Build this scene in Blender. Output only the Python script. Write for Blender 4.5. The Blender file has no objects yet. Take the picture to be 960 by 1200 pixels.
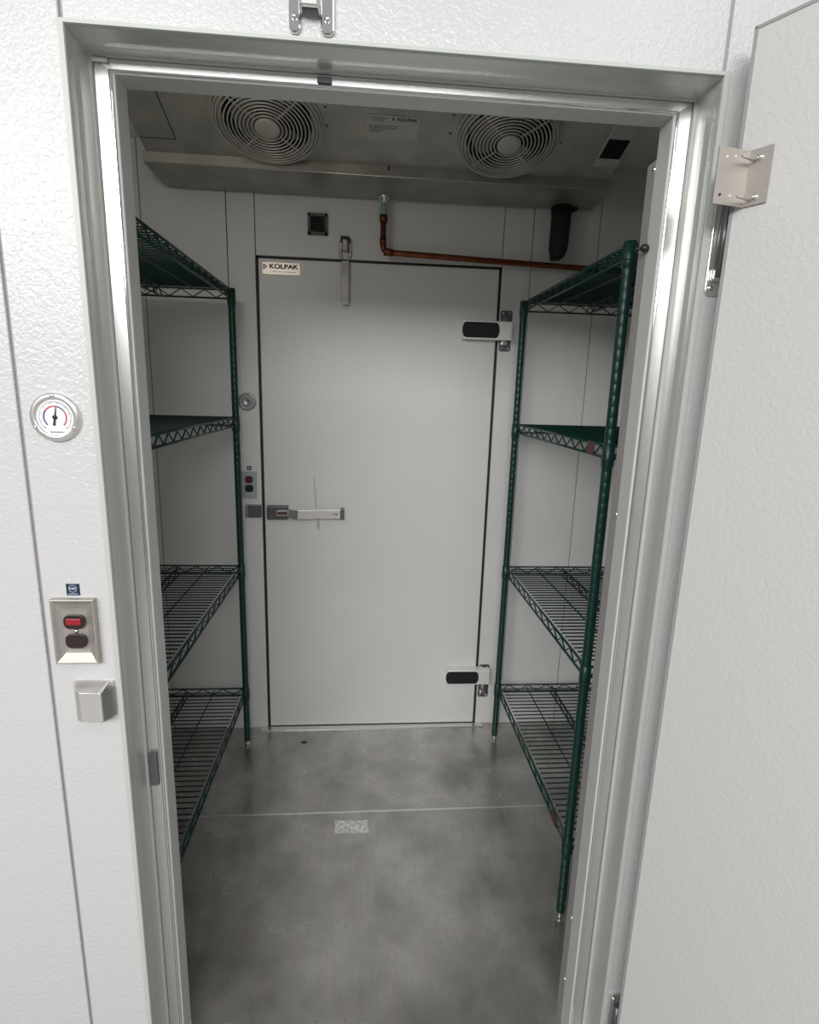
import bpy, bmesh, math, random
from mathutils import Vector, Matrix
random.seed(4)
sc = bpy.context.scene
COL = sc.collection
PI = math.pi

# ------------------------------------------------------------------ helpers
class MB:
    """collects simple solids into one mesh"""
    def __init__(s):
        s.bm = bmesh.new(); s.mi = 0
    def face(s, vs):
        try:
            f = s.bm.faces.new(vs); f.material_index = s.mi; return f
        except ValueError:
            return None
    def v(s, p): return s.bm.verts.new(p)
    def box(s, a, b, M=None):
        x0, y0, z0 = a; x1, y1, z1 = b
        P = [(x0,y0,z0),(x1,y0,z0),(x1,y1,z0),(x0,y1,z0),(x0,y0,z1),(x1,y0,z1),(x1,y1,z1),(x0,y1,z1)]
        V = [s.v(M @ Vector(p) if M else p) for p in P]
        for q in ((3,2,1,0),(4,5,6,7),(0,1,5,4),(1,2,6,5),(2,3,7,6),(3,0,4,7)):
            s.face([V[i] for i in q])
        return s
    def tube(s, pts, r, n=8, caps=True, closed=False):
        pts = [Vector(p) for p in pts]; N = len(pts); rings = []
        rad = r if isinstance(r, (list, tuple)) else [r]*N
        up = None
        for i in range(N):
            if closed: t = pts[(i+1) % N] - pts[i-1]
            else: t = pts[min(i+1, N-1)] - pts[max(i-1, 0)]
            t.normalize()
            if up is None:
                up = Vector((0,0,1)) if abs(t.z) < .9 else Vector((1,0,0))
            a = t.cross(up).normalized(); b = a.cross(t).normalized(); up = b
            # mitre scale at bends
            k = 1.0
            rings.append([s.v(pts[i] + (a*math.cos(2*PI*j/n) + b*math.sin(2*PI*j/n))*rad[i]*k) for j in range(n)])
        M = N if closed else N-1
        for i in range(M):
            A, B = rings[i], rings[(i+1) % N]
            for j in range(n):
                f = s.face([A[j], A[(j+1) % n], B[(j+1) % n], B[j]])
                if f and n > 6: f.smooth = True
        if caps and not closed:
            s.face(list(reversed(rings[0]))); s.face(rings[-1])
        return s
    def lathe(s, prof, o=(0,0,0), axis='z', n=24, smooth=True):
        """prof: list of (r, h) along the axis"""
        o = Vector(o)
        def P(r, h, a):
            c, d = r*math.cos(a), r*math.sin(a)
            return o + Vector({'z': (c, d, h), 'y': (c, h, d), 'x': (h, c, d)}[axis])
        rings = []
        for r, h in prof:
            if r < 1e-6: rings.append([s.v(P(0, h, 0))])
            else: rings.append([s.v(P(r, h, 2*PI*j/n)) for j in range(n)])
        for A, B in zip(rings, rings[1:]):
            for j in range(n):
                k = (j+1) % n
                if len(A) == 1 and len(B) == 1: break
                if len(A) == 1: f = s.face([A[0], B[k], B[j]])
                elif len(B) == 1: f = s.face([A[j], A[k], B[0]])
                else: f = s.face([A[j], A[k], B[k], B[j]])
                if f: f.smooth = smooth
        return s
    def prism(s, poly, axis, a, b, M=None):
        """extrude a 2D polygon along an axis from a to b"""
        def P(u, w, h):
            q = {'x': (h, u, w), 'y': (u, h, w), 'z': (u, w, h)}[axis]
            return M @ Vector(q) if M else q
        A = [s.v(P(u, w, a)) for u, w in poly]; B = [s.v(P(u, w, b)) for u, w in poly]
        s.face(A); s.face(list(reversed(B)))
        for i in range(len(poly)):
            k = (i+1) % len(poly); s.face([A[i], B[i], B[k], A[k]])
        return s
    def xform(s, M):
        bmesh.ops.transform(s.bm, matrix=M, verts=s.bm.verts); return s

def world_off(o):
    v = Vector((0,0,0))
    while o is not None:
        v += o.location; o = o.parent
    return v

def obj(name, mb, mat, parent=None, local=False, bevel=0, seg=2, shade=None, at=None):
    bmesh.ops.recalc_face_normals(mb.bm, faces=mb.bm.faces)
    me = bpy.data.meshes.new(name)
    if parent is not None and not local:
        bmesh.ops.translate(mb.bm, verts=mb.bm.verts, vec=-world_off(parent))
    if at is not None:                       # own origin
        at = Vector(at)
        bmesh.ops.translate(mb.bm, verts=mb.bm.verts, vec=-at)
    mb.bm.to_mesh(me); mb.bm.free()
    for m in (mat if isinstance(mat, (list, tuple)) else [mat]): me.materials.append(m)
    o = bpy.data.objects.new(name, me); COL.objects.link(o)
    if parent is not None: o.parent = parent
    if at is not None: o.location = at
    if bevel:
        b = o.modifiers.new('bevel', 'BEVEL'); b.width = bevel; b.segments = seg
        b.limit_method = 'ANGLE'; b.angle_limit = math.radians(40)
        b.harden_normals = False
    return o

def tag(o, label=None, cat=None, group=None, kind=None):
    if label: o['label'] = label
    if cat: o['category'] = cat
    if group: o['group'] = group
    if kind: o['kind'] = kind
    return o

def thing(name, label, cat, loc=(0,0,0), rz=0, group=None, kind=None):
    o = bpy.data.objects.new(name, None); COL.objects.link(o)
    o.empty_display_size = .05
    o.location = loc; o.rotation_euler = (0, 0, rz)
    return tag(o, label, cat, group, kind)

def text_mb(txt, size, M, ext=0.0004, align='CENTER', bold=0.0):
    cu = bpy.data.curves.new('lettering', 'FONT'); cu.body = txt; cu.size = size
    cu.extrude = ext; cu.align_x = align; cu.align_y = 'CENTER'; cu.offset = bold
    t = bpy.data.objects.new('lettering', cu); COL.objects.link(t)
    bpy.context.view_layer.update()
    dg = bpy.context.evaluated_depsgraph_get()
    me = bpy.data.meshes.new_from_object(t.evaluated_get(dg))
    mb = MB(); mb.bm.from_mesh(me); mb.xform(M)
    bpy.data.objects.remove(t); bpy.data.curves.remove(cu); bpy.data.meshes.remove(me)
    return mb

# text facing -y (towards the viewer at the front): local x->x, y->z, normal -> -y
def face_front(x, y, z, sx=1.0):
    return Matrix.Translation((x, y, z)) @ Matrix(((sx,0,0,0),(0,0,-1,0),(0,1,0,0),(0,0,0,1)))

# ------------------------------------------------------------------ materials
def mat(name, col, rough=.5, metal=0.0, bump=None, mott=None, spec=None, rmott=None, coat=0):
    m = bpy.data.materials.new(name); m.use_nodes = True
    nt = m.node_tree; N = nt.nodes; L = nt.links
    b = N['Principled BSDF']
    b.inputs['Base Color'].default_value = (*col, 1)
    b.inputs['Roughness'].default_value = rough
    b.inputs['Metallic'].default_value = metal
    if spec is not None: b.inputs['Specular IOR Level'].default_value = spec
    if coat: b.inputs['Coat Weight'].default_value = coat
    tc = N.new('ShaderNodeTexCoord')
    if mott:                                  # (scale, amount, stretch)
        sc_, amt, st = mott
        mp = N.new('ShaderNodeMapping'); mp.inputs['Scale'].default_value = st
        L.new(tc.outputs['Object'], mp.inputs['Vector'])
        n = N.new('ShaderNodeTexNoise'); n.inputs['Scale'].default_value = sc_; n.inputs['Detail'].default_value = 5
        L.new(mp.outputs['Vector'], n.inputs['Vector'])
        r = N.new('ShaderNodeValToRGB')
        r.color_ramp.elements[0].position = .3; r.color_ramp.elements[1].position = .7
        r.color_ramp.elements[0].color = (*[c*(1-amt) for c in col], 1)
        r.color_ramp.elements[1].color = (*[min(1, c*(1+amt)) for c in col], 1)
        L.new(n.outputs['Fac'], r.inputs['Fac']); L.new(r.outputs['Color'], b.inputs['Base Color'])
    if rmott:
        sc_, lo, hi = rmott
        n = N.new('ShaderNodeTexNoise'); n.inputs['Scale'].default_value = sc_; n.inputs['Detail'].default_value = 4
        L.new(tc.outputs['Object'], n.inputs['Vector'])
        r = N.new('ShaderNodeMapRange'); r.inputs['From Min'].default_value = .3; r.inputs['From Max'].default_value = .7
        r.inputs['To Min'].default_value = lo; r.inputs['To Max'].default_value = hi
        L.new(n.outputs['Fac'], r.inputs['Value']); L.new(r.outputs['Result'], b.inputs['Roughness'])
    if bump:                                  # (scale, strength, distance)
        n = N.new('ShaderNodeTexNoise'); n.inputs['Scale'].default_value = bump[0]
        n.inputs['Detail'].default_value = 2.5; n.inputs['Distortion'].default_value = .6
        L.new(tc.outputs['Object'], n.inputs['Vector'])
        bp = N.new('ShaderNodeBump'); bp.inputs['Strength'].default_value = bump[1]; bp.inputs['Distance'].default_value = bump[2]
        L.new(n.outputs['Fac'], bp.inputs['Height']); L.new(bp.outputs['Normal'], b.inputs['Normal'])
    return m

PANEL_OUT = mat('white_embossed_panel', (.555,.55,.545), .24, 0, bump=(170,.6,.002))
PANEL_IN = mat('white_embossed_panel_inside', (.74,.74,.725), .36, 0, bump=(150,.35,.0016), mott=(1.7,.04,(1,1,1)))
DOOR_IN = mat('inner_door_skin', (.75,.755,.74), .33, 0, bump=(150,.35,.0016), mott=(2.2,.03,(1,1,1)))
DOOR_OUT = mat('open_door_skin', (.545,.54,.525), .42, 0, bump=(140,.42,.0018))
SEAM = mat('dark_seam_core', (.16,.155,.15), .8)  # dark core material filling the joints between panels
SEAM_OUT = mat('outer_seam', (.36,.345,.34), .8)
GASKET = mat('black_gasket', (.02,.016,.016), .6)
GASKET_G = mat('grey_gasket', (.3,.29,.29), .6)
STEEL = mat('brushed_steel', (.70,.70,.675), .36, .6)
STEEL_D = mat('dull_galvanised', (.40,.40,.37), .42, .9, mott=(14,.18,(1,1,1)))
STEEL_PLATE = mat('thin_steel_plate', (.45,.42,.385), .44, .7, mott=(30,.05,(1,1,1)))
CHROME = mat('chrome', (.82,.82,.83), .09, 1.0)
CHROME_S = mat('satin_chrome', (.76,.75,.73), .24, .8)
PVC = mat('grey_pvc_jamb', (.50,.51,.49), .38, 0)
LIP = mat('pale_frame_lip', (.46,.49,.45), .4, 0)
GREEN = mat('green_epoxy', (.003,.036,.028), .36, 0)
GREEN_D = mat('green_wire', (.002,.022,.018), .4, 0)
PLASTIC_BK = mat('black_plastic', (.012,.012,.013), .38, 0)
RUBBER = mat('black_rubber', (.008,.008,.009), .7, 0, bump=(400,.2,.0005))
SOCKET = mat('dark_brown_socket', (.025,.012,.010), .35)
RED = mat('red_lens', (.30,.012,.018), .25)
RED_D = mat('dark_red_tag', (.075,.012,.009), .5)
NAVY = mat('navy_sticker', (.018,.025,.055), .35)
WHITE = mat('white_print', (.80,.80,.80), .5)
LBLUE = mat('pale_blue_print', (.35,.48,.70), .5)
INK = mat('black_ink', (.012,.012,.014), .5)
DIALBLUE = mat('dial_blue', (.04,.05,.22), .5)
DIALRED = mat('dial_red', (.55,.06,.10), .5)
PLATE = mat('silver_nameplate', (.62,.57,.52), .35, .7)
PAPER = mat('worn_label', (.66,.66,.62), .55, 0, mott=(75,.42,(1,1,1)))
PAPER_G = mat('grey_rating_label', (.42,.42,.40), .5)
COPPER = mat('old_copper', (.20,.062,.028), .38, .85, mott=(25,.35,(1,1,1)))
BLUEWHITE = mat('primer_blue_coupling', (.25,.42,.52), .4)
BAND = mat('satin_stop_band', (.62,.615,.60), .27, .85)
HARDW = mat('dark_hardware', (.17,.17,.17), .38, .8)
STRAP = mat('bright_strap', (.90,.89,.87), .32, .25)  # chrome strap whitened: outside light it would reflect is put into the colour
EVAP = mat('evaporator_skin', (.36,.35,.31), .5, .35, mott=(10,.18,(1,1,1)))
EVAP_D = mat('drain_pan_metal', (.36,.35,.31), .42, .6, mott=(11,.2,(1,1,1)))
GUARD = mat('fan_guard_wire', (.46,.45,.40), .45, .2)
DARKHOLE = mat('dark_shroud', (.012,.012,.012), .8)
BLADE = mat('fan_blade_grey', (.26,.26,.24), .5, .3)
SMOKE = mat('smoked_window', (.004,.004,.006), .3, 0, spec=.15)
GREY_PL = mat('grey_plastic', (.10,.105,.11), .5)
GREY_LT = mat('pale_grey_plate', (.42,.44,.47), .45)
STREAK = mat('grey_streak', (.50,.495,.48), .6)
FLOOR_OUT = mat('outside_tile_floor', (.30,.29,.28), .5, 0, mott=(6,.1,(1,1,1)))
FOOT = mat('nickel_foot', (.75,.75,.72), .25, 1.0)

# metal floor: smudged, brushed
FLOOR = bpy.data.materials.new('smudged_metal_floor'); FLOOR.use_nodes = True
nt = FLOOR.node_tree; N = nt.nodes; L = nt.links; b = N['Principled BSDF']
tc = N.new('ShaderNodeTexCoord')
n1 = N.new('ShaderNodeTexNoise'); n1.inputs['Scale'].default_value = 5.5; n1.inputs['Detail'].default_value = 6; n1.inputs['Roughness'].default_value = .6
n1.inputs['Distortion'].default_value = .15
L.new(tc.outputs['Object'], n1.inputs['Vector'])
mp = N.new('ShaderNodeMapping'); mp.inputs['Scale'].default_value = (60, 2.5, 1)
L.new(tc.outputs['Object'], mp.inputs['Vector'])
n2 = N.new('ShaderNodeTexNoise'); n2.inputs['Scale'].default_value = 3; n2.inputs['Detail'].default_value = 3
L.new(mp.outputs['Vector'], n2.inputs['Vector'])
r1 = N.new('ShaderNodeValToRGB'); e = r1.color_ramp.elements
e[0].position = .32; e[0].color = (.40,.395,.375,1); e[1].position = .68; e[1].color = (.70,.685,.65,1)
L.new(n1.outputs['Fac'], r1.inputs['Fac'])
mx = N.new('ShaderNodeMix'); mx.data_type = 'RGBA'; mx.blend_type = 'MULTIPLY'; mx.inputs[0].default_value = .3
L.new(r1.outputs['Color'], mx.inputs[6]); L.new(n2.outputs['Color'], mx.inputs[7])
L.new(mx.outputs[2], b.inputs['Base Color'])
mr = N.new('ShaderNodeMapRange'); mr.inputs['From Min'].default_value = .3; mr.inputs['From Max'].default_value = .7
mr.inputs['To Min'].default_value = .17; mr.inputs['To Max'].default_value = .32
L.new(n1.outputs['Fac'], mr.inputs['Value']); L.new(mr.outputs['Result'], b.inputs['Roughness'])
b.inputs['Metallic'].default_value = .75
b.inputs['Anisotropic'].default_value = .5

# ------------------------------------------------------------------ dimensions (metres)
YF, YI = -1.344, -1.225          # outer and inner face of the front wall
XL, XR = -.957, 1.057              # side walls
ZC = 2.305                       # ceiling
FL, FR, FT = -.407, .520, 1.932  # front door frame
BL, BR, B0, BT = -.399, .505, .006, 1.933   # closed back door leaf

# ------------------------------------------------------------------ room shell
def panel_wall(name, rects, y0, y1, core, gap=.0016, mats=(PANEL_IN, SEAM)):
    """upright wall along x made from panels (x0,x1,z0,z1) with thin dark joints"""
    mb = MB()
    for x0, x1, z0, z1 in rects:
        mb.box((x0+gap, y0, z0), (x1-gap, y1, z1))
    mb.mi = 1
    for x0, x1, z0, z1 in core:
        mb.box((x0, y0+.005, z0), (x1, y1-.005, z1))
    return tag(obj(name, mb, list(mats), bevel=.0012, seg=1), kind='structure')

HB = BT + .010
panel_wall('wall_back', [(-1.06,-.81,0,ZC),(-.81,-.51,0,ZC),(-.51,BL-.010,0,ZC),(BL-.010,BR+.010,HB,ZC),
                         (BR+.010,.628,0,ZC),(.628,.886,0,ZC),(.886,1.16,0,ZC)], 0, .11,
           [(-1.06,BL-.012,0,ZC),(BR+.012,1.16,0,ZC),(BL-.2,BR+.2,HB+.002,ZC)])
mb = MB(); mb.box((BL-.03, .035, 0), (BR+.03, .105, HB+.02))
tag(obj('trim_2', mb, GASKET), 'black gasket recess around the closed inner door', kind='structure')
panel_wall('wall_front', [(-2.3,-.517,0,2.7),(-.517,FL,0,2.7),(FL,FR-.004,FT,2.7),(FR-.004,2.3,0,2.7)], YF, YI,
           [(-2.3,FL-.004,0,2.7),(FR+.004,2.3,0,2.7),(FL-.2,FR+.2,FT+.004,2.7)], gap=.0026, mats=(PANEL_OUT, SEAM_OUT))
def side_wall(name, x0, x1):
    mb = MB(); ys = [YI, -.62, 0.0]
    for a, c in zip(ys, ys[1:]): mb.box((x0, a+.0015, 0), (x1, c-.0015, ZC))
    mb.mi = 1; mb.box((x0+.005, YI, 0), (x1-.005, 0, ZC))
    tag(obj(name, mb, [PANEL_IN, SEAM]), kind='structure')
side_wall('wall_left', XL-.1, XL); side_wall('wall_right', XR, XR+.1)
mb = MB(); mb.box((XL-.1, YI, ZC), (XR+.1, .11, ZC+.1))
tag(obj('ceiling', mb, PANEL_IN), kind='structure')
mb = MB(); mb.box((XL-.1, YF+.004, -.02), (XR+.1, .11, 0))
floor = tag(obj('floor', mb, FLOOR), kind='structure')
mb = MB(); mb.prism([(-.526,.0),(-.5255,.0012),(-.519,.0012),(-.5185,.0)], 'x', XL, XR)
obj('floor_seam', mb, CHROME_S, floor)
mb = MB(); mb.prism([(-.034,0),(-.030,.004),(-.004,.006),(-.001,.006),(-.001,0)], 'x', BL-.04, BR+.04)
tag(obj('trim_3', mb, CHROME_S), 'bright metal threshold strip under the closed inner door', kind='structure')
mb = MB(); mb.box((-4, -6, -.03), (4, YF+.004, -.004))
tag(obj('floor_outside', mb, FLOOR_OUT), kind='structure')

# ------------------------------------------------------------------ front door frame (trim_1)
def sweep(prof, closed=False):
    """prof: (inset u, depth y); swept up the left jamb, over the head, down the right jamb"""
    mb = MB(); rows = []
    for u, y in prof:
        rows.append([mb.v(p) for p in ((FL+u,y,0),(FL+u,y,FT-u*.64),(FR-u,y,FT-u*.64),(FR-u,y,0))])
    n = len(rows)
    for i in range(n if closed else n-1):
        A, B = rows[i], rows[(i+1) % n]
        for j in range(3): mb.face([A[j], A[j+1], B[j+1], B[j]])
    if closed:
        mb.face([r[0] for r in rows]); mb.face([r[3] for r in reversed(rows)])
    return mb
frame = thing('trim_1', 'metal frame lining the open doorway', 'door frame', kind='structure')
del frame['category']
obj('outer_lip', sweep([(-.005,YF-.0005),(-.004,YF-.003),(.0035,YF-.003),(.0045,YF-.001),(.0045,YF+.004),(-.005,YF+.004)], True), LIP, frame)
obj('side_liner', sweep([(.0035,YF+.002),(.0035,-1.325),(.0050,-1.312),(.0050,-1.300),(.0038,-1.288),(.0038,-1.276),(-.003,-1.276),(-.003,YF+.002)], True), STEEL, frame)
obj('inner_bead', sweep([(.003,-1.279),(.0065,-1.279),(.0072,-1.277),(.0072,-1.273),(.003,-1.272)], True), LIP, frame)
obj('stop_band', sweep([(.002,-1.268),(.0070,-1.268),(.0075,-1.2715),(.0275,-1.2688),(.0285,-1.2680),(.0285,-1.262),(.002,-1.262)], True), BAND, frame)
def arc(cx, cy, r, a0, a1, n=8):
    return [(cx+r*math.cos(a0+(a1-a0)*i/n), cy+r*math.sin(a0+(a1-a0)*i/n)) for i in range(n+1)]
be = obj('chrome_edge', sweep([(.0270,-1.264)]+arc(.0290,-1.2700,.0024,PI,2*PI,8)+[(.0310,-1.264)], True), CHROME, frame)
for p in be.data.polygons: p.use_smooth = False
obj('inner_jamb', sweep([(.0318,-1.2675),(.0335,-1.2675),(.0345,-1.266),(.0345,YI-.001),(.010,YI-.001),(.010,-1.268)], True), PVC, frame)
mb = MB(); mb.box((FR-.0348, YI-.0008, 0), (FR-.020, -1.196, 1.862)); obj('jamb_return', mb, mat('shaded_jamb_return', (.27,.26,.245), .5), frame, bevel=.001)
def screw_head(mb, x, y, z, axis, r=.004, s=1):
    mb.lathe([(0,s*.0028),(r*.6,s*.0024),(r,s*.0008),(r,-s*.001)], (x,y,z), axis, 10)
for x, z in ((FR-.0348,1.848),(FR-.0348,1.248),(FR-.0348,.126),(FR-.0348,.30)):
    m_ = MB(); screw_head(m_, x, YI+.004, z, 'x', .0045, -1); obj('screw', m_, CHROME, frame)
for z in (.07,):
    m_ = MB(); screw_head(m_, FL+.0345, -1.232, z, 'x', .007, 1); obj('screw', m_, LIP, frame)
m_ = MB(); screw_head(m_, FL+.010, -1.274, FT-.008, 'z', .003); m_.tube([(FL+.006,-1.275,FT-.008),(FL+.028,-1.275,FT-.0085)], .003, 6)
obj('corner_clip', m_, WHITE, frame)
m_ = MB(); m_.box((-.077,-1.2775,FT-.0165), (-.056,-1.272,FT-.0095)); obj('magnet_tab', m_, GREY_PL, frame)
m_ = MB(); m_.box((FL+.010,-1.2765,.72), (FL+.0235,-1.268,.79)); obj('catch_tab', m_, GREY_PL, frame)

# ------------------------------------------------------------------ closed inner door
d2 = thing('door_2', 'closed white insulated door in the back wall', 'door', (BL, 0, 0), kind='structure'); del d2['category']
mb = MB(); mb.box((BL, -.004, B0+.004), (BR, .034, BT)); obj('leaf', mb, DOOR_IN, d2, bevel=.003)
mb = MB(); mb.box((BL-.010, .004, .001), (BL-.0005, .034, HB)); mb.box((BR+.0005, .004, .001), (BR+.010, .034, HB)); mb.box((BL-.01, .004, BT+.0005), (BR+.01, .034, HB))
mb.box((BL-.01,.001,.0062),(BR+.01,.03,.0095))
obj('door_gasket', mb, GASKET, d2)
# name plate
pl = MB(); pl.box((-.386,-.0058,1.877), (-.246,-.0035,1.921)); plate = obj('nameplate', pl, PLATE, d2, bevel=.002)
t = text_mb('KOLPAK', .0215, face_front(-.307,-.0062,1.9055,1.28), .0003, bold=.0009); obj('lettering', t, INK, plate)
mb = MB(); mb.prism([(-.381,1.894),(-.381,1.915),(-.3655,1.9045)], 'y', -.0064, -.0056); obj('arrow_mark', mb, INK, plate)
mb = MB(); mb.prism([(-.3775,1.9005),(-.3775,1.9085),(-.3715,1.9045)], 'y', -.0068, -.0062); obj('arrow_mark', mb, PLATE, plate)
mb = MB()
x = -.35
while x < -.268: mb.box((x,-.0062,1.8865), (x+.006,-.0056,1.8885)); x += .008
obj('small_print', mb, GREY_PL, plate)
# handle
h = MB(); h.box((-.388,-.030,.950), (-.304,-.002,1.005)); hb = obj('handle', h, HARDW, d2, bevel=.004)
h = MB(); h.box((-.348,-.036,.966), (-.300,-.028,.990)); lk = obj('lock_housing', h, CHROME_S, hb, bevel=.002)
h = MB(); h.box((-.342,-.0385,.9735), (-.306,-.035,.983)); obj('lock_slot', h, RED_D, lk)
h = MB()
P = [(-.300,-.036),(-.285,-.047),(-.262,-.052),(-.235,-.051),(-.205,-.046),(-.175,-.042),(-.145,-.040),(-.092,-.038)]
poly = P + [(x_, y_+.010) for x_, y_ in reversed(P)]
h.prism(poly, 'z', .957, .995); obj('lever', h, CHROME_S, hb, bevel=.003)
h = MB(); h.box((-.094,-.040,.955), (-.080,-.003,.998)); obj('lever_end', h, HARDW, hb, bevel=.003)
h = MB(); screw_head(h, -.118, -.0395, .976, 'y', .003, -1); screw_head(h, -.108, -.039, .976, 'y', .003, -1); obj('lever_screw', h, INK, hb)
# thin grey streak above and below the lever
mb = MB(); mb.prism([(-.203,1.125),(-.200,1.128),(-.190,.998),(-.196,.997)], 'y', -.0046, -.0038)
mb.prism([(-.190,.955),(-.186,.955),(-.179,.93),(-.183,.895),(-.192,.92)], 'y', -.0046, -.0038); obj('door_streak', mb, STREAK, d2)
# top closer arm
mb = MB(); mb.prism([(-.0925,1.935),(-.0645,1.935),(-.0650,1.784),(-.068,1.780),(-.088,1.780),(-.0915,1.784)], 'y', -.024, -.012)
ca = obj('closer_arm', mb, STEEL_D, d2, bevel=.002)
mb = MB(); mb.box((-.0905,-.027,1.7805), (-.066,-.011,1.788)); obj('arm_tip', mb, WHITE, ca, bevel=.002)
mb = MB(); mb.box((-.092,-.013,1.80), (-.066,-.003,1.90)); obj('arm_backing', mb, STEEL_D, ca)
# hinge straps
def strap(z0, z1, label=None):
    mb = MB()
    P = [(.378,-.030)] + [(.378-.004,-.034),(.372,-.042),(.378,-.047),(.56,-.050),(.563,-.047),(.563,-.014),(.548,-.014),(.545,-.036),(.515,-.036),(.380,-.004)]
    P = [(.371,-.004),(.371,-.036),(.375,-.042),(.556,-.046),(.561,-.043),(.561,-.014),(.535,-.014),(.532,-.004)]
    mb.prism(P, 'z', z0, z1); st = obj('hinge_strap', mb, STRAP, d2, bevel=.003)
    mb = MB(); c = (z0+z1)/2; hh = (z1-z0)/2-.006; pts = []
    for i in range(9):
        a = -PI/2 + PI*i/8; pts.append((.496+.014*math.cos(a), c+hh*math.sin(a)))
    for i in range(9):
        a = PI/2 + PI*i/8; pts.append((.380+.014*math.cos(a), c+hh*math.sin(a)))
    mb.prism(pts, 'y', -.0475, -.040); obj('black_insert', mb, RUBBER, st, bevel=.002)
strap(1.672, 1.741); strap(.218, .286)

# hinge flanges (fixed to the wall)
def flange(name, x, y, z0, z1, label, group, w=.046):
    c = (z0+z1)/2
    t = thing(name, label, 'hinge', (x, y, z0), 0, group)
    mb = MB(); pts = []
    r = .008
    for cx, cz, a0 in ((x+w/2-r, z1-r, 0), (x-w/2+r, z1-r, PI/2), (x-w/2+r, z0+r, PI), (x+w/2-r, z0+r, 1.5*PI)):
        for i in range(4): pts.append((cx+r*math.cos(a0+PI/2*i/3), cz+r*math.sin(a0+PI/2*i/3)))
    mb.prism(pts, 'y', y-.005, y+.001); obj('flange_plate', mb, HARDW if y > -.5 else CHROME_S, t, bevel=.0015)
    mb = MB(); mb.tube([(x-.004, y-.010, z0+.026), (x-.004, y-.010, z1-.022)], .0085, 14); obj('hinge_pin', mb, CHROME_S if y > -.5 else HARDW, t)
    mb = MB(); mb.box((x-.016, y-.013, z0+.020), (x+.008, y-.004, z0+.038)); obj('cam_block', mb, CHROME_S, t, bevel=.003)
    for sx in (-1, 1):
        for zz in (z0+.011, z1-.011):
            mb = MB(); screw_head(mb, x+sx*.013, y-.006, zz, 'y', .0042, -1); obj('screw', mb, CHROME, t)
    return t
flange('hinge_flange', .543, 0, 1.634, 1.786, 'dark metal flange of the upper hinge on the closed inner door', 'hinge flanges beside the closed door')
flange('hinge_flange', .543, 0, .135, .292, 'dark metal flange of the lower hinge on the closed inner door, near the floor', 'hinge flanges beside the closed door')
flange('hinge_flange', .548, YF, 1.628, 1.800, 'chrome hinge flange on the front wall just under the bent bracket', 'hinge flanges beside the open door', .042)
flange('hinge_flange', .548, YF, .085, .245, 'chrome hinge flange low on the front wall at the bottom edge of the picture', 'hinge flanges beside the open door', .042)

# ------------------------------------------------------------------ open front door (hinged right, swung outwards)
dv = Vector((.5125,-.8587,0)); nv = Vector((-.8587,-.5125,0))
OX, OY, OT = .5248, -1.3928, 1.965
ang = math.atan2(dv.y, dv.x)
d1 = thing('door_1', 'white insulated door swung wide open at the right', 'door', (OX, OY, 0), ang, kind='structure'); del d1['category']
# local frame: x along the leaf, y away from its inner face (towards the wall), z up
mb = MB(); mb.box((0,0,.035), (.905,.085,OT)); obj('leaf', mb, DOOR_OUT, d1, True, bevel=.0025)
mb = MB(); g = .0032
mb.box((-.0015,-.0012,.033), (g,.012,OT+.001)); mb.box((-.0015,-.0012,OT-g), (.906,.012,OT+.001)); mb.box((-.0015,-.0012,.033), (.906,.012,.033+g))
mb.box((.905-g,-.0012,.033), (.9065,.012,OT+.001))
obj('edge_strip', mb, GASKET_G, d1, True)
# bent bracket bolted to the hinge edge
zt, zb_ = 1.8085, 1.7365
wd = Vector((-math.cos(math.radians(10)), -math.sin(math.radians(10)), 0))*.052   # free wing, world direction
BRX, BRY = wd.dot(dv), wd.dot(-nv)
mb = MB(); mb.box((.0165,-.0032,zb_), (.047,-.0016,zt))
F = Vector((.0165,-.0024,0)); W_ = Vector((BRX,BRY,0)); pn = Vector((-BRY,BRX,0)).normalized()*.0008
mb.prism([tuple((F+pn)[:2]), tuple((F-pn)[:2]), tuple((F+W_-pn)[:2]), tuple((F+W_+pn)[:2])], 'z', zb_, zt)
br = obj('bent_bracket', mb, STEEL_PLATE, d1, True)
for zz in (zt-.0125, zb_+.0095):
    mb = MB(); mb.lathe([(0,-.0068),(.0022,-.0066),(.0040,-.0048),(.0042,-.003),(.0042,-.0028)], (.032,0,zz), 'y', 12); obj('bolt_head', mb, CHROME, br, True)
    mb = MB(); mb.tube([(.026,-.003,zz-.003),(.0225,-.034,zz-.003)], .0017, 8); obj('bolt_shank', mb, STEEL_PLATE, br, True)
for k, (fu, dz) in enumerate(((.45,.010),(.72,.012),(.48,-.0),(.80,0))):
    zz = zt-dz if k < 2 else zb_+.012
    px, py = .0165+BRX*fu, -.003+BRY*fu
    mb = MB(); nrm = Vector((-BRY, BRX, 0)).normalized()
    if nrm.y > 0: nrm = -nrm
    c = Vector((px,py,zz))
    mb.tube([c+nrm*-.0006, c+nrm*.0016], .0019, 10); obj('rivet_hole', mb, INK if k == 3 else CHROME_S, br, True)

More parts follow.
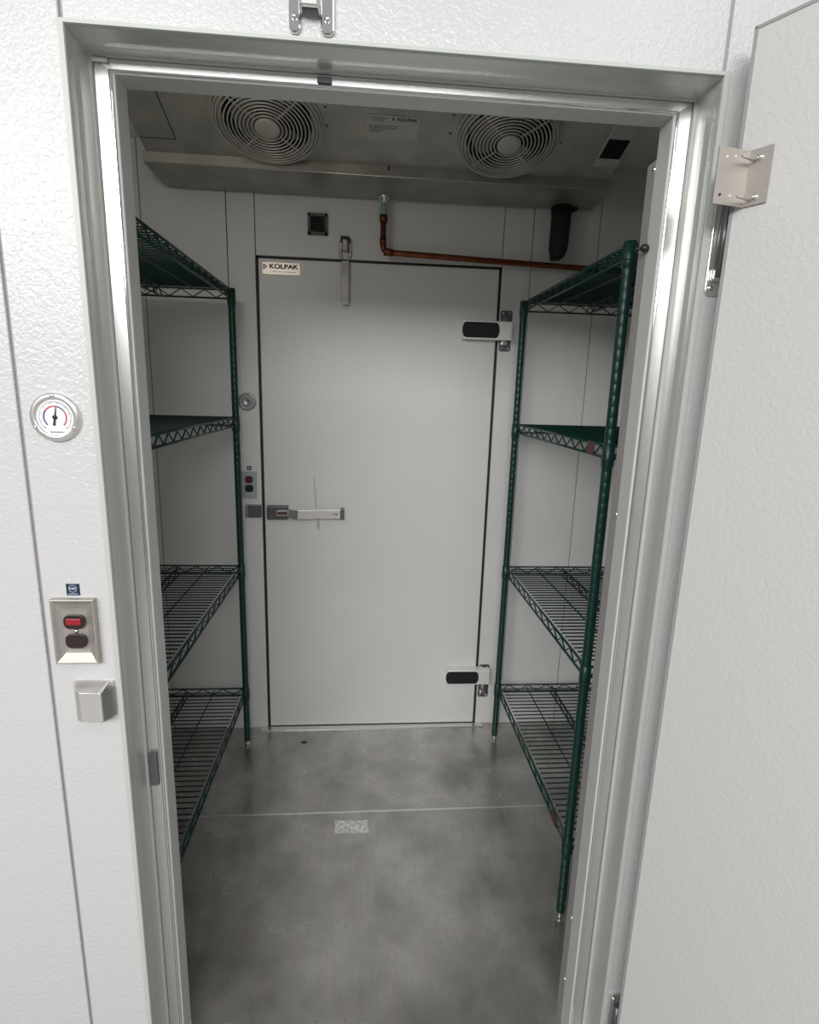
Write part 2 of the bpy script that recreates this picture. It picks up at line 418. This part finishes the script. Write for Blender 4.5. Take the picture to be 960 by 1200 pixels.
# ------------------------------------------------------------------ fittings on the front wall
def gauge(name, x, y, z, R, label, full):
    t = thing(name, label, 'thermometer', (x, y, z))
    mb = MB(); mb.lathe([(R,.001),(R,-.004),(R*.93,-.0062),(R*.78,-.0068),(R*.745,-.0058),(R*.745,-.003),(0,-.003)], (x,y,z), 'y', 40)
    obj('bezel', mb, CHROME_S if full else STEEL_D, t)
    mb = MB(); mb.lathe([(R*.74,-.0035),(0,-.0035)], (x,y,z), 'y', 36); obj('dial_face', mb, WHITE if full else GREY_LT, t)
    yy = y-.0042
    if full:
        def arcs(a0, a1, r0, r1, m, nm):
            mb = MB(); n = 24
            for i in range(n):
                A = a0+(a1-a0)*i/n; B = a0+(a1-a0)*(i+1)/n
                mb.face([mb.v((x+r*math.sin(a), yy, z+r*math.cos(a))) for r, a in ((r0,A),(r1,A),(r1,B),(r0,B))])
            obj(nm, mb, m, t)
        arcs(math.radians(-135), math.radians(-50), R*.42, R*.475, DIALBLUE, 'blue_arc')
        arcs(math.radians(-50), math.radians(12), R*.42, R*.475, DIALRED, 'red_arc')
        arcs(math.radians(12), math.radians(50), R*.42, R*.475, DIALBLUE, 'blue_arc')
        arcs(math.radians(50), math.radians(135), R*.42, R*.475, DIALRED, 'red_arc')
        mb = MB()
        for i in range(46):
            a = math.radians(-135+6*i); r0 = R*(.60 if i % 5 else .54)
            M = Matrix.Translation((x,yy,z)) @ Matrix.Rotation(a, 4, 'Y')
            mb.box((-.0003,-.0001,r0), (.0003,.0001,R*.66), M)
        obj('tick_marks', mb, INK, t)
        mb = MB(); mb.box((x-.009,yy-.0002,z-R*.62), (x+.010,yy,z-R*.585)); obj('dial_print', mb, GREY_PL, t)
    else:
        mb = MB(); mb.lathe([(R*.5,-.0045),(R*.5,-.006),(R*.38,-.0075),(R*.33,-.006),(0,-.006)], (x,y,z), 'y', 28); obj('raised_ring', mb, STEEL_D, t)
    mb = MB()
    M = Matrix.Translation((x,yy-.0006,z)) @ Matrix.Rotation(math.radians(10 if full else 90), 4, 'Y')
    mb.prism([(-.0004,R*.44),(.0004,R*.44),(.0012,-R*.12),(.0018,-R*.34),(-.0018,-R*.34),(-.0012,-R*.12)], 'y', -.0003, .0003, M)
    mb.lathe([(R*.09,.0002),(R*.09,-.0014),(0,-.0018)], (x,yy,z), 'y', 12)
    obj('needle', mb, INK, t)
    for a in ((0, 118, -118) if full else (90,)):
        a = math.radians(a); mb = MB(); screw_head(mb, x+R*.87*math.sin(a), y-.0062, z+R*.87*math.cos(a), 'y', R*.10, -1); obj('bezel_screw', mb, CHROME, t)
gauge('dial_thermometer', -.4645, YF, 1.4138, .0365, 'round chrome dial thermometer on the front wall left of the doorway', True)
gauge('dial_thermometer', -.4555, 0, 1.4115, .034, 'small round grey gauge on the inside wall left of the closed door', False)

# light switch with pilot lamp, outside
sx, sz = -.4660, 1.0695
t = thing('switch_plate', 'stainless switch plate with red pilot lamp and socket, on the front wall', 'switch', (sx, YF, sz))
mb = MB(); W, H = .0340, .0560
loops = []
for w, hh, d in ((W,H,0),(W,H,-.0105),(W-.0012,H-.0012,-.0115),(W-.003,H-.003,-.0110),(.026,.047,-.0070),(.020,.039,-.0040),(.017,.034,-.0032)):
    loops.append([mb.v((sx+a*w, YF+d, sz+c*hh)) for a, c in ((-1,-1),(1,-1),(1,1),(-1,1))])
for A, B in zip(loops, loops[1:]):
    for j in range(4): mb.face([A[j], A[(j+1)%4], B[(j+1)%4], B[j]])
mb.face(loops[-1]); obj('cover_plate', mb, STEEL_PLATE, t, bevel=.0012)
def oval(cx, cz, w, hh, y0, y1, mb):
    pts = []
    for i in range(20):
        a = 2*PI*i/20; c, s_ = math.cos(a), math.sin(a)
        pts.append((cx+w*math.copysign(abs(c)**.6, c), cz+hh*math.copysign(abs(s_)**.75, s_)))
    mb.prism(pts, 'y', y0, y1); return mb
o1 = obj('pilot_lamp', oval(sx-.0005, sz+.0165, .0165, .0125, YF-.0085, YF-.002, MB()), SOCKET, t, bevel=.0008)
mb = MB(); mb.box((sx-.0125,YF-.0098,sz+.0120), (sx+.0105,YF-.0080,sz+.0225)); obj('red_lens', mb, RED, o1, bevel=.001)
o2 = obj('socket', oval(sx-.0005, sz-.0170, .0165, .0125, YF-.0085, YF-.002, MB()), SOCKET, t, bevel=.0008)
mb = MB(); mb.box((sx-.0085,YF-.0088,sz-.0200), (sx-.0065,YF-.0082,sz-.0125)); mb.box((sx+.0055,YF-.0088,sz-.0200), (sx+.0075,YF-.0082,sz-.0125)); mb.lathe([(.0026,-.0088),(0,-.0088)],(sx-.0005,YF,sz-.0235),'y',10); obj('socket_slots', mb, INK, o2)
mb = MB(); screw_head(mb, sx, YF-.0045, sz-.0002, 'y', .0035, -1); obj('plate_screw', mb, CHROME, t)

# certification sticker above it
nx, nz = -.4665, 1.1390
s = MB(); s.box((nx-.0105,YF-.0007,nz-.0100), (nx+.0105,YF+.0003,nz+.0100))
st = obj('certification_sticker', s, NAVY, bevel=.0004, at=(nx,YF,nz)); tag(st, 'small dark blue square sticker above the outside switch plate', 'sticker')
mb = MB()
for i in range(28):
    A, B = 2*PI*i/28, 2*PI*(i+1)/28
    mb.face([mb.v((nx+r*math.cos(a), YF-.0011, nz+.0018+r*math.sin(a))) for r, a in ((.0056,A),(.0064,A),(.0064,B),(.0056,B))])
obj('ring_mark', mb, LBLUE, st)
obj('lettering', text_mb('NSF', .0056, face_front(nx, YF-.0012, nz+.0018), .0001), WHITE, st)
mb = MB()
for i in range(7): mb.box((nx-.0076+i*.0022,YF-.0012,nz-.0078), (nx-.0060+i*.0022,YF-.0010,nz-.0064))
obj('small_print', mb, LBLUE, st)

# latch strike box on the front wall
t = thing('latch_strike', 'chrome latch catch box on the front wall below the switch plate', 'latch', (-.449, YF, .915))
mb = MB()
zA, zB = .9150, .9790
P = [(-.4795,YF+.001),(-.4795,YF-.006),(-.470,YF-.020),(-.462,YF-.024),(-.432,YF-.026),(-.4265,YF-.026),(-.4265,YF-.022),(-.4215,YF-.006),(-.4150,YF-.003),(-.4150,YF+.001)]
lo = [mb.v((x_,y_,zA)) for x_, y_ in P]
hi = [mb.v((x_,y_,zB-(.010 if y_ < YF-.015 else 0))) for x_, y_ in P]
mb.face(lo); mb.face(list(reversed(hi)))
for i in range(len(P)): k = (i+1) % len(P); mb.face([lo[i], lo[k], hi[k], hi[i]])
obj('catch_body', mb, CHROME_S, t, bevel=.0015)
mb = MB(); mb.prism([(-.4258,YF-.0265),(-.4250,YF-.0265),(-.4142,YF-.004),(-.4150,YF-.004)], 'z', zA+.002, zB-.010); obj('catch_mouth', mb, STEEL_D, t)

# closer bracket above the open doorway
def closer_bracket(name, x0, x1, y, z0, z1, label, m1, m2):
    t = thing(name, label, 'bracket', ((x0+x1)/2, y, z0)); w = (x1-x0)
    for a, c in ((x0, x0+w*.26), (x1-w*.30, x1)):
        mb = MB(); mb.prism([(a,z1),(a,z0+.004),(a+.004,z0),(c-.004,z0),(c,z0+.004),(c,z1)], 'y', y-.006, y+.0005); fl = obj('flange', mb, m1, t, bevel=.002)
        for zz in (z0+.018, z0+.050):
            mb = MB(); screw_head(mb, (a+c)/2, y-.0065, zz, 'y', .0042, -1); obj('screw', mb, CHROME, fl)
    mb = MB(); a, c = x0+w*.26, x1-w*.30
    mb.prism([(a-.001,y-.004),(a-.001,y-.022),(a+.004,y-.026),(c-.004,y-.026),(c+.001,y-.022),(c+.001,y-.004),(c-.003,y-.004),(c-.003,y-.019),(a+.003,y-.019),(a+.003,y-.004)], 'z', z0+.022, z1)
    obj('roller_channel', mb, m2, t, bevel=.0012)
    mb = MB(); mb.box((a+.004,y-.018,z0+.030), (c-.004,y-.002,z0+.055)); obj('roller_hook', mb, GREY_PL, t, bevel=.002)
closer_bracket('closer_bracket', -.109, -.048, YF, 1.938, 2.020, 'chrome closer bracket screwed above the open doorway at the top edge', CHROME, CHROME_S)
closer_bracket('closer_bracket', -.1045, -.0555, 0, 1.946, 2.006, 'grey closer bracket on the back wall above the closed door', STEEL_D, STEEL_PLATE)
for o in list(bpy.data.objects):
    if o.name == 'closer_bracket.001':
        mb = MB(); mb.box((-.098,-.024,1.999), (-.064,-.001,2.018)); obj('bracket_cap', mb, PLASTIC_BK, o, bevel=.003)

# ------------------------------------------------------------------ fittings on the back wall
t = thing('switch_plate', 'pale plate with red and black buttons on the inside wall left of the closed door', 'switch', (-.4595, 0, 1.03))
mb = MB(); mb.box((-.4910,-.006,1.030), (-.4280,.001,1.139)); obj('cover_plate', mb, GREY_LT, t, bevel=.003)
o1 = obj('red_button', oval(-.4575, 1.1075, .0150, .0145, -.0105, -.005, MB()), RED_D, t, bevel=.001)
mb = MB(); mb.lathe([(.0035,-.011),(0,-.0115)], (-.4575,0,1.1075), 'y', 10); obj('pilot_dot', mb, RED, o1)
obj('black_button', oval(-.4575, 1.0720, .0160, .0145, -.0105, -.005, MB()), PLASTIC_BK, t, bevel=.001)
mb = MB(); mb.box((-.4655,-.0012,1.1440), (-.4475,.0005,1.1610))
st = obj('certification_sticker', mb, GREY_PL, at=(-.4565,0,1.1525)); tag(st, 'tiny dark square sticker above the inside red button plate', 'sticker')
mb = MB(); mb.box((-.4605,-.0016,1.1490), (-.4525,-.0010,1.1560)); obj('sticker_print', mb, GREY_LT, st)

t = thing('latch_strike', 'flat grey latch strike plate on the back wall beside the closed door handle', 'latch', (-.440, 0, .95))
mb = MB(); mb.box((-.4755,-.010,.952), (-.412,.001,1.006)); obj('strike_plate', mb, STEEL_D, t, bevel=.003)
mb = MB(); mb.box((-.4620,-.016,.954), (-.412,-.009,1.004)); obj('strike_cover', mb, GREY_PL, t, bevel=.003)

t = thing('relief_vent', 'small square dark pressure vent on the back wall above the closed door', 'vent', (-.181, 0, 2.055))
mb = MB()
for q in ((-.2165,-.1455,2.083,2.092),(-.2165,-.1455,2.0205,2.0295),(-.2165,-.2075,2.0205,2.092),(-.1545,-.1455,2.0205,2.092)):
    mb.box((q[0],-.016,q[2]), (q[1],.001,q[3]))
obj('vent_frame', mb, GREY_PL, t)
mb = MB(); mb.box((-.209,-.006,2.027), (-.153,.001,2.086)); obj('vent_back', mb, DARKHOLE, t)
mb = MB()
for i in range(5):
    z_ = 2.034+i*.0105
    mb.prism([(-.013,z_),(-.012,z_+.001),(-.003,z_+.008),(-.004,z_+.007)], 'x', -.208, -.154)
obj('vent_louvre', mb, GREY_PL, t)

# ------------------------------------------------------------------ ceiling evaporator
K = .35                                 # slope of the fan panel
PY, PZ = -.245, 2.176                   # its low rear edge, at the pan lip
EX0, EX1 = -.690, .800
YFRONT = -.58
ev = thing('ceiling_evaporator', 'grey twin fan cooling unit hung under the cooler ceiling', 'cooling unit', ((EX0+EX1)/2, -.4, ZC))
u3 = Vector((0, -1, K)).normalized()     # along the panel, towards the viewer
n3 = Vector((0, -K, -1)).normalized()    # out of the panel, downwards
def pp(x, s, o=0.0): return Vector((x, PY, PZ)) + u3*s + n3*o
SL = (PY-YFRONT)/(-u3.y)
R_F = .150
fans = [(-.2925, .1535), (.4215, .1535)]
mb = MB()
def quad(a, c, s0, s1): mb.face([mb.v(pp(a,s0)), mb.v(pp(c,s0)), mb.v(pp(c,s1)), mb.v(pp(a,s1))])
HS = .1335                               # half side of the patch around the round opening
RO = .128
xs = [EX0, fans[0][0]-HS, fans[0][0]+HS, fans[1][0]-HS, fans[1][0]+HS, EX1]
for i in (0, 2, 4): quad(xs[i], xs[i+1], 0, SL)
for cx, cs in fans:
    quad(cx-HS, cx+HS, 0, max(.0005, cs-HS)); quad(cx-HS, cx+HS, cs+HS, SL)
    n = 40; ci, sq = [], []
    for i in range(n):
        a = 2*PI*i/n; c, s_ = math.cos(a), math.sin(a); m_ = max(abs(c), abs(s_))
        ci.append(mb.v(pp(cx+RO*c, cs+RO*s_))); sq.append(mb.v(pp(cx+HS*c/m_, max(.0005, cs+HS*s_/m_))))
    for i in range(n): k = (i+1) % n; mb.face([ci[i], ci[k], sq[k], sq[i]])
# ends, front and rear of the casing
for x_ in (EX0, EX1):
    mb.face([mb.v(p) for p in (pp(x_,0), pp(x_,SL), Vector((x_,YFRONT,ZC)), Vector((x_,-.10,ZC)), Vector((x_,-.10,PZ)))])
mb.face([mb.v(p) for p in (pp(EX0,SL), pp(EX1,SL), Vector((EX1,YFRONT,ZC)), Vector((EX0,YFRONT,ZC)))])
mb.face([mb.v(p) for p in (Vector((EX0,-.10,PZ)), Vector((EX1,-.10,PZ)), Vector((EX1,-.10,ZC)), Vector((EX0,-.10,ZC)))])
obj('casing', mb, EVAP, ev)
for cx, cs in fans:
    base = pp(cx, cs)
    M = Matrix.Translation(base) @ Matrix((( 1,0,0,0),(0,u3.y,n3.y,0),(0,u3.z,n3.z,0),(0,0,0,1)))   # local z = out of panel
    mb = MB(); mb.lathe([(RO,.0),(RO-.002,-.055),(0,-.055)], (0,0,0), 'z', 36); mb.xform(M); obj('fan_shroud', mb, DARKHOLE, ev)
    mb = MB()
    for k in range(4):
        a0 = 2*PI*k/4+.5; G = 6; prev = None
        for i in range(G+1):
            r = .034+(.118-.034)*i/G; wd_ = .30+.22*math.sin(PI*i/G)
            row = [mb.v(M @ Vector((r*math.cos(a0+w_), r*math.sin(a0+w_), -.030+.030*(w_/.6)))) for w_ in (-wd_, 0, wd_)]
            if prev:
                for j in range(2): mb.face([prev[j], prev[j+1], row[j+1], row[j]])
            prev = row
    bl = obj('fan_blade', mb, BLADE, ev)
    mb = MB(); mb.lathe([(0,-.012),(.030,-.012),(.034,-.018),(.034,-.052)], (0,0,0), 'z', 20); mb.xform(M); obj('fan_motor', mb, PLASTIC_BK, bl)
    mb = MB(); n = 40
    prof = [(.157,.004),(.151,.016),(.143,.022),(.132,.025),(.121,.0265),(.110,.027),(.099,.0275),(.088,.028),(.077,.028),(.066,.028),(.055,.028),(.044,.028)]
    for r, hgt in prof:
        mb.tube([M @ Vector((r*math.cos(2*PI*i/n), r*math.sin(2*PI*i/n), hgt)) for i in range(n)], .0024 if r < .156 else .0034, 6, closed=True)
    for k in range(4):
        a = PI/4 + PI/2*k
        mb.tube([M @ Vector((r*math.cos(a), r*math.sin(a), hgt-.003)) for r, hgt in [(.160,.0)] + prof] , .0026, 6)
    gd = obj('fan_guard', mb, GUARD, ev)
    mb = MB(); mb.lathe([(0,.034),(.028,.034),(.0365,.031),(.0365,.026),(0,.026)], (0,0,0), 'z', 28); mb.xform(M); obj('guard_hub', mb, GUARD, gd)
# access panel outline and screws
mb = MB(); A, C = .060, .30
mb.face([mb.v(pp(x_,s_,.0012)) for x_, s_ in ((EX0+.004,A),(-.583,A),(-.583,C),(EX0+.004,C))]); obj('access_panel', mb, EVAP, ev)
mb = MB()
for a, c, s0, s1 in ((EX0+.004,-.581,A-.003,A),(-.583,-.580,A-.003,C)):
    mb.face([mb.v(pp(x_,s_,.0016)) for x_, s_ in ((a,s0),(c,s0),(c,s1),(a,s1))])
obj('panel_joint', mb, DARKHOLE, ev)
for x_, s_ in ((-.123,.213),(-.122,.148),(.244,.216),(.244,.151),(.584,.144)):
    mb = MB(); mb.lathe([(0,.003),(.004,.002),(.005,-.001)], (0,0,0), 'z', 10)
    mb.xform(Matrix.Translation(pp(x_,s_)) @ Matrix(((1,0,0,0),(0,u3.y,n3.y,0),(0,u3.z,n3.z,0),(0,0,0,1)))); obj('casing_screw', mb, GREY_PL, ev)
# rating label between the fans
mb = MB(); mb.face([mb.v(pp(x_,s_,.0012)) for x_, s_ in ((-.005,.114),(.148,.114),(.148,.200),(-.005,.200))]); rl = obj('rating_label', mb, PAPER_G, ev)
MT = Matrix(((1,0,0,0),(0,u3.y,n3.y,0),(0,u3.z,n3.z,0),(0,0,0,1)))
tx = text_mb('KOLPAK', .0155, Matrix.Translation(pp(.112,.188,.0016)) @ MT, .0002, bold=.0004); obj('lettering', tx, INK, rl)
mb = MB(); P3 = [(.069,.182),(.069,.194),(.077,.188)]
mb.face([mb.v(pp(a,c,.0018)) for a, c in P3]); obj('arrow_mark', mb, INK, rl)
mb = MB()
for s_, x0, x1 in ((.188,.002,.056),(.180,.012,.046),(.160,.002,.08),(.153,.002,.08),(.146,.002,.05),(.139,.002,.035)):
    x_ = x0
    while x_ < x1:
        w_ = random.uniform(.003,.008); mb.face([mb.v(pp(a,c,.0017)) for a, c in ((x_,s_),(x_+w_,s_),(x_+w_,s_+.0035),(x_,s_+.0035))]); x_ += w_+.002
obj('small_print', mb, GREY_PL, rl)
# control box at the right end
def pbox(mb, a, c, s0, s1, o0, o1):
    V = [mb.v(pp(x_,s_,o_)) for o_ in (o0,o1) for x_, s_ in ((a,s0),(c,s0),(c,s1),(a,s1))]
    for q in ((3,2,1,0),(4,5,6,7),(0,1,5,4),(1,2,6,5),(2,3,7,6),(3,0,4,7)): mb.face([V[i] for i in q])
    return mb
cb = obj('control_box', pbox(MB(), .718, .795, .070, .262, -.002, .012), PAPER_G, ev, bevel=.003)
obj('dark_window', pbox(MB(), .7205, .786, .109, .183, .0105, .0135), SMOKE, cb)
# drain pan
mb = MB(); x0, x1, y0, y1, zb = -.700, .828, -.245, -.030, 2.1465
mb.box((x0,y0,zb), (x1,y1,zb+.0015))
mb.box((x0,y0-.0015,zb), (x1,y0,zb+.031)); mb.box((x0,y1,zb), (x1,y1+.0015,zb+.031))
mb.box((x0-.0015,y0,zb), (x0,y1,zb+.031)); mb.box((x1,y0,zb), (x1+.0015,y1,zb+.031))
dp = obj('drain_pan', mb, EVAP_D, ev)
mb = MB(); mb.tube([(x0,y0-.001,zb+.0005),(x1,y0-.001,zb+.0005)], .0016, 8); obj('rolled_edge', mb, CHROME_S, dp)
mb = MB(); mb.tube([(.066,y0-.004,zb+.018),(.066,y0-.004,zb+.056)], .0032, 8); obj('pan_bolt', mb, COPPER, dp)
mb = MB(); mb.lathe([(.020,0),(.020,-.004),(.013,-.008),(.012,-.022),(0,-.022)], (.058,-.055,zb), 'z', 18); obj('drain_outlet', mb, CHROME_S, dp)

# copper drain line
t = thing('copper_drain_pipe', 'copper drain pipe running from the pan across the back wall to the right', 'pipe', (.058, -.055, 1.96))
pts = [(.058,-.055,2.085),(.058,-.055,2.00),(.058,-.055,1.984)]
for i in range(1, 7):
    a = PI/2*i/6; pts.append((.058+.022*(1-math.cos(a)), -.055, 1.984-.022*math.sin(a)))
pts += [(.45,-.045,1.953),(1.038,-.030,1.9405)]
mb = MB(); mb.tube(pts, .0105, 14); obj('pipe_run', mb, COPPER, t)
mb = MB(); mb.tube([(.058,-.055,2.086),(.058,-.055,2.062)], .0145, 14); obj('pipe_collar', mb, COPPER, t)
mb = MB(); mb.tube([(.060,-.055,1.963),(.095,-.055,1.9618)], .0128, 14); mb.tube([(.058,-.055,1.985),(.058,-.055,2.012)], .0128, 14); obj('elbow_fitting', mb, COPPER, t)
mb = MB(); mb.lathe([(.011,.0),(.0125,.002),(.0125,.030),(.010,.032),(.010,.052)], (.058,-.055,2.084), 'z', 16); obj('pale_blue_coupling', mb, BLUEWHITE, t)

# black insulated line dropping behind the pan
t = thing('insulated_line', 'black foam insulated refrigerant line hanging below the pan, right of the copper elbow', 'pipe', (.711, -.05, 1.96))
mb = MB(); mb.tube([(.711,-.060,2.146),(.710,-.061,2.09),(.709,-.060,2.03),(.7085,-.057,2.000),(.708,-.050,1.981),(.7075,-.042,1.971)], [.036,.036,.0355,.034,.028,.014], 18); obj('foam_sleeve', mb, RUBBER, t)
mb = MB(); mb.prism([(.674,2.1455),(.772,2.1455),(.768,2.136),(.752,2.130),(.746,2.118),(.674,2.118)], 'y', -.066, -.045); obj('sleeve_flap', mb, RUBBER, t, bevel=.003)
mb = MB(); mb.tube([(.7075,-.045,1.985),(.7075,.0,1.984)], .012, 12); obj('line_tail', mb, RUBBER, t)

# ------------------------------------------------------------------ wire shelving
TIERS = (1.7985, 1.3555, .7850, .2590)
def shelf_unit(label, xa, xb, ya, yb, front_sign, tags=()):
    """xa..xb across, ya (far) to yb (near); post centre lines"""
    t = thing('wire_shelf_unit', label, 'shelving', ((xa+xb)/2, (ya+yb)/2, 0), 0, 'green wire shelving units')
    for x_ in (xa, xb):
        for y_ in (ya, yb):
            mb = MB(); prof = [(0,1.806),(.0095,1.8055),(.0122,1.802)]; z_ = 1.80
            while z_ > .05:
                prof += [(.0124,z_),(.0124,z_-.0215),(.0121,z_-.0225),(.0121,z_-.0245)]; z_ -= .0254
            prof += [(.0124,.030),(.0124,.022),(0,.022)]
            mb.lathe(prof, (x_,y_,0), 'z', 14); po = obj('post', mb, GREEN, t)
            mb = MB(); mb.lathe([(.0085,.030),(.0085,.012),(.0105,.010),(.0095,.0),(0,.0)], (x_,y_,0), 'z', 14); obj('levelling_foot', mb, FOOT, po)
    for zt_ in TIERS:
        mb = MB(); yl, yh = min(ya,yb)+.012, max(ya,yb)-.012; xl, xh = min(xa,xb)+.010, max(xa,xb)-.010
        n = int(round((yh-yl)/.0238))
        for i in range(1, n):
            y_ = yl+(yh-yl)*i/n; mb.tube([(xl,y_,zt_+.001),(xh,y_,zt_+.001)], .0024, 5)
        for f in (.25, .75):
            x_ = xl+(xh-xl)*f; mb.tube([(x_,yl,zt_-.0025),(x_,yh,zt_-.0025)], .0025, 6)
        sh = obj('shelf', mb, GREEN_D, t)
        def truss(A, B, nm, dz=-.029, pitch=.034):
            A, B = Vector(A), Vector(B); m2 = MB(); dz_ = Vector((0,0,dz))
            m2.tube([A, B], .0036, 8); m2.tube([A+dz_, B+dz_], .0034, 8)
            k = max(2, int(round((B-A).length/pitch))); pts = []
            for i in range(k+1):
                p = A.lerp(B, i/k); pts.append(p + dz_*(.06 if i % 2 else .94))
            m2.tube(pts, .0024, 6); obj(nm, m2, GREEN, sh)
        truss((xa,yl,zt_), (xa,yh,zt_), 'edge_truss'); truss((xb,yl,zt_), (xb,yh,zt_), 'edge_truss')
        truss((xl,ya,zt_), (xh,ya,zt_), 'edge_truss', pitch=.040); truss((xl,yb,zt_), (xh,yb,zt_), 'edge_truss', pitch=.040)
        xm = (xl+xh)/2; truss((xm,yl,zt_-.003), (xm,yh,zt_-.003), 'centre_truss')
        for x_ in (xa, xb):
            for y_ in (ya, yb):
                m2 = MB(); m2.lathe([(.0128,.006),(.0142,.005),(.0150,-.030),(.0154,-.036),(.0135,-.037)], (x_,y_,zt_), 'z', 18)
                m2.lathe([(.0148,-.036),(.0145,-.050),(.0125,-.051)], (x_,y_,zt_), 'z', 16)
                obj('corner_collar', m2, GREEN, sh)
        for tz, fy in tags:
            if abs(tz-zt_) < .01:
                xf = xa; m2 = MB()
                m2.box((xf-front_sign*.0052-.0012, fy-.021, zt_-.031), (xf-front_sign*.0052+.0012, fy+.021, zt_+.002)); obj('red_tag', m2, RED_D, sh, bevel=.001)
    return t
shelf_unit('green wire shelving unit with four empty shelves along the left wall', -.4747, -.938, -.1207, -1.085, -1)
ur = shelf_unit('green wire shelving unit with four empty shelves along the right wall', .5777, 1.0395, -.1207, -.956, 1, tags=((1.3555,-.86),(.2590,-.86)))
mb = MB(); mb.tube([(.4640,-1.226,1.7205),(.4760,-1.229,1.7212)], .0028, 10)
mb.lathe([(0,-.013),(.005,-.012),(.0072,-.008),(.0072,-.004),(.0045,.0),(0,.0005)], (.4855,-1.231,1.7215), 'x', 14)
obj('bumper_knob', mb, PLASTIC_BK, frame)

# ------------------------------------------------------------------ floor marks
mb = MB(); pts = []
rnd = random.Random(9)
for i in range(40):
    f = i/40
    if f < .25: p = (-.088+.114*f*4, -.561-.003*f*4)
    elif f < .5: p = (.026+.003*(f-.25)*4, -.564-.054*(f-.25)*4)
    elif f < .75: p = (.029-.114*(f-.5)*4, -.618+.002*(f-.5)*4)
    else: p = (-.085-.003*(f-.75)*4, -.616+.055*(f-.75)*4)
    pts.append((p[0]+rnd.uniform(-.0022,.0022), p[1]+rnd.uniform(-.0022,.0022)))
mb.prism(pts, 'z', 0, .0006)
fl = obj('floor_label', mb, PAPER, at=(-.03,-.59,0)); tag(fl, 'worn white paper label stuck on the metal floor in front of the seam', 'label')
mb = MB(); mb.prism([(-.258,-.1145),(-.245,-.105),(-.236,-.106),(-.226,-.1145),(-.238,-.124),(-.246,-.124)], 'z', 0, .0006)
fs = obj('floor_stain', mb, RED_D, at=(-.242,-.1145,0)); tag(fs, 'small dark brown stain on the floor before the closed door', 'stain')

# ------------------------------------------------------------------ light
w = bpy.data.worlds.new('kitchen_light'); sc.world = w; w.use_nodes = True
wn = w.node_tree.nodes; wl = w.node_tree.links
tc = wn.new('ShaderNodeTexCoord'); sp = wn.new('ShaderNodeSeparateXYZ'); rp = wn.new('ShaderNodeValToRGB')
wl.new(tc.outputs['Generated'], sp.inputs['Vector'])
mr = wn.new('ShaderNodeMapRange'); mr.inputs['From Min'].default_value = -1; mr.inputs['From Max'].default_value = 1
wl.new(sp.outputs['Z'], mr.inputs['Value']); wl.new(mr.outputs['Result'], rp.inputs['Fac'])
e = rp.color_ramp.elements
e[0].position = .35; e[0].color = (.50,.49,.48,1); e[1].position = .75; e[1].color = (.95,.95,.96,1)
wl.new(rp.outputs['Color'], wn['Background'].inputs['Color']); wn['Background'].inputs['Strength'].default_value = .40
def area(name, loc, size, power, rot=(0,0,0), col=(1,1,1)):
    l = bpy.data.lights.new(name, 'AREA'); l.shape = 'RECTANGLE'; l.size, l.size_y = size; l.energy = power; l.color = col
    o = bpy.data.objects.new(name, l); COL.objects.link(o); o.location = loc; o.rotation_euler = rot; return o
area('troffer_light', (-.74,-2.75,2.75), (.6,1.2), 7, col=(1,.99,.97))
area('troffer_light', (.95,-2.75,2.75), (.6,1.2), 7, col=(1,.99,.97))
area('added_fill_light', (-1.3,-4.9,2.7), (4.6,1.0), 180, rot=(math.radians(62),0,math.radians(-9)))  # unseen fill, added behind the camera to brighten the cooler inside
l = bpy.data.lights.new('cooler_lamp', 'POINT'); l.energy = 2.2; l.shadow_soft_size = .04; l.color = (1,.95,.86)
o = bpy.data.objects.new('cooler_lamp', l); COL.objects.link(o); o.location = (-.50,-1.14,2.06)

# ------------------------------------------------------------------ camera
cam = bpy.data.cameras.new('camera'); co = bpy.data.objects.new('camera', cam); COL.objects.link(co)
cam.sensor_fit = 'HORIZONTAL'; cam.sensor_width = 36; cam.lens = 648.51/960*36; cam.clip_start = .01
r_ = Vector((.9965,-.0777,.0292)); f_ = Vector((.0822,.9739,-.2116)).normalized()
r_ = (r_ - f_*r_.dot(f_)).normalized(); u_ = r_.cross(f_)
M = Matrix(((r_.x,u_.x,-f_.x,0),(r_.y,u_.y,-f_.y,-2.2299),(r_.z,u_.z,-f_.z,1.4663),(0,0,0,1)))
co.matrix_world = M
sc.camera = co
sc.view_settings.view_transform = 'Standard'
sc.view_settings.look = 'None'
sc.view_settings.exposure = 0.0
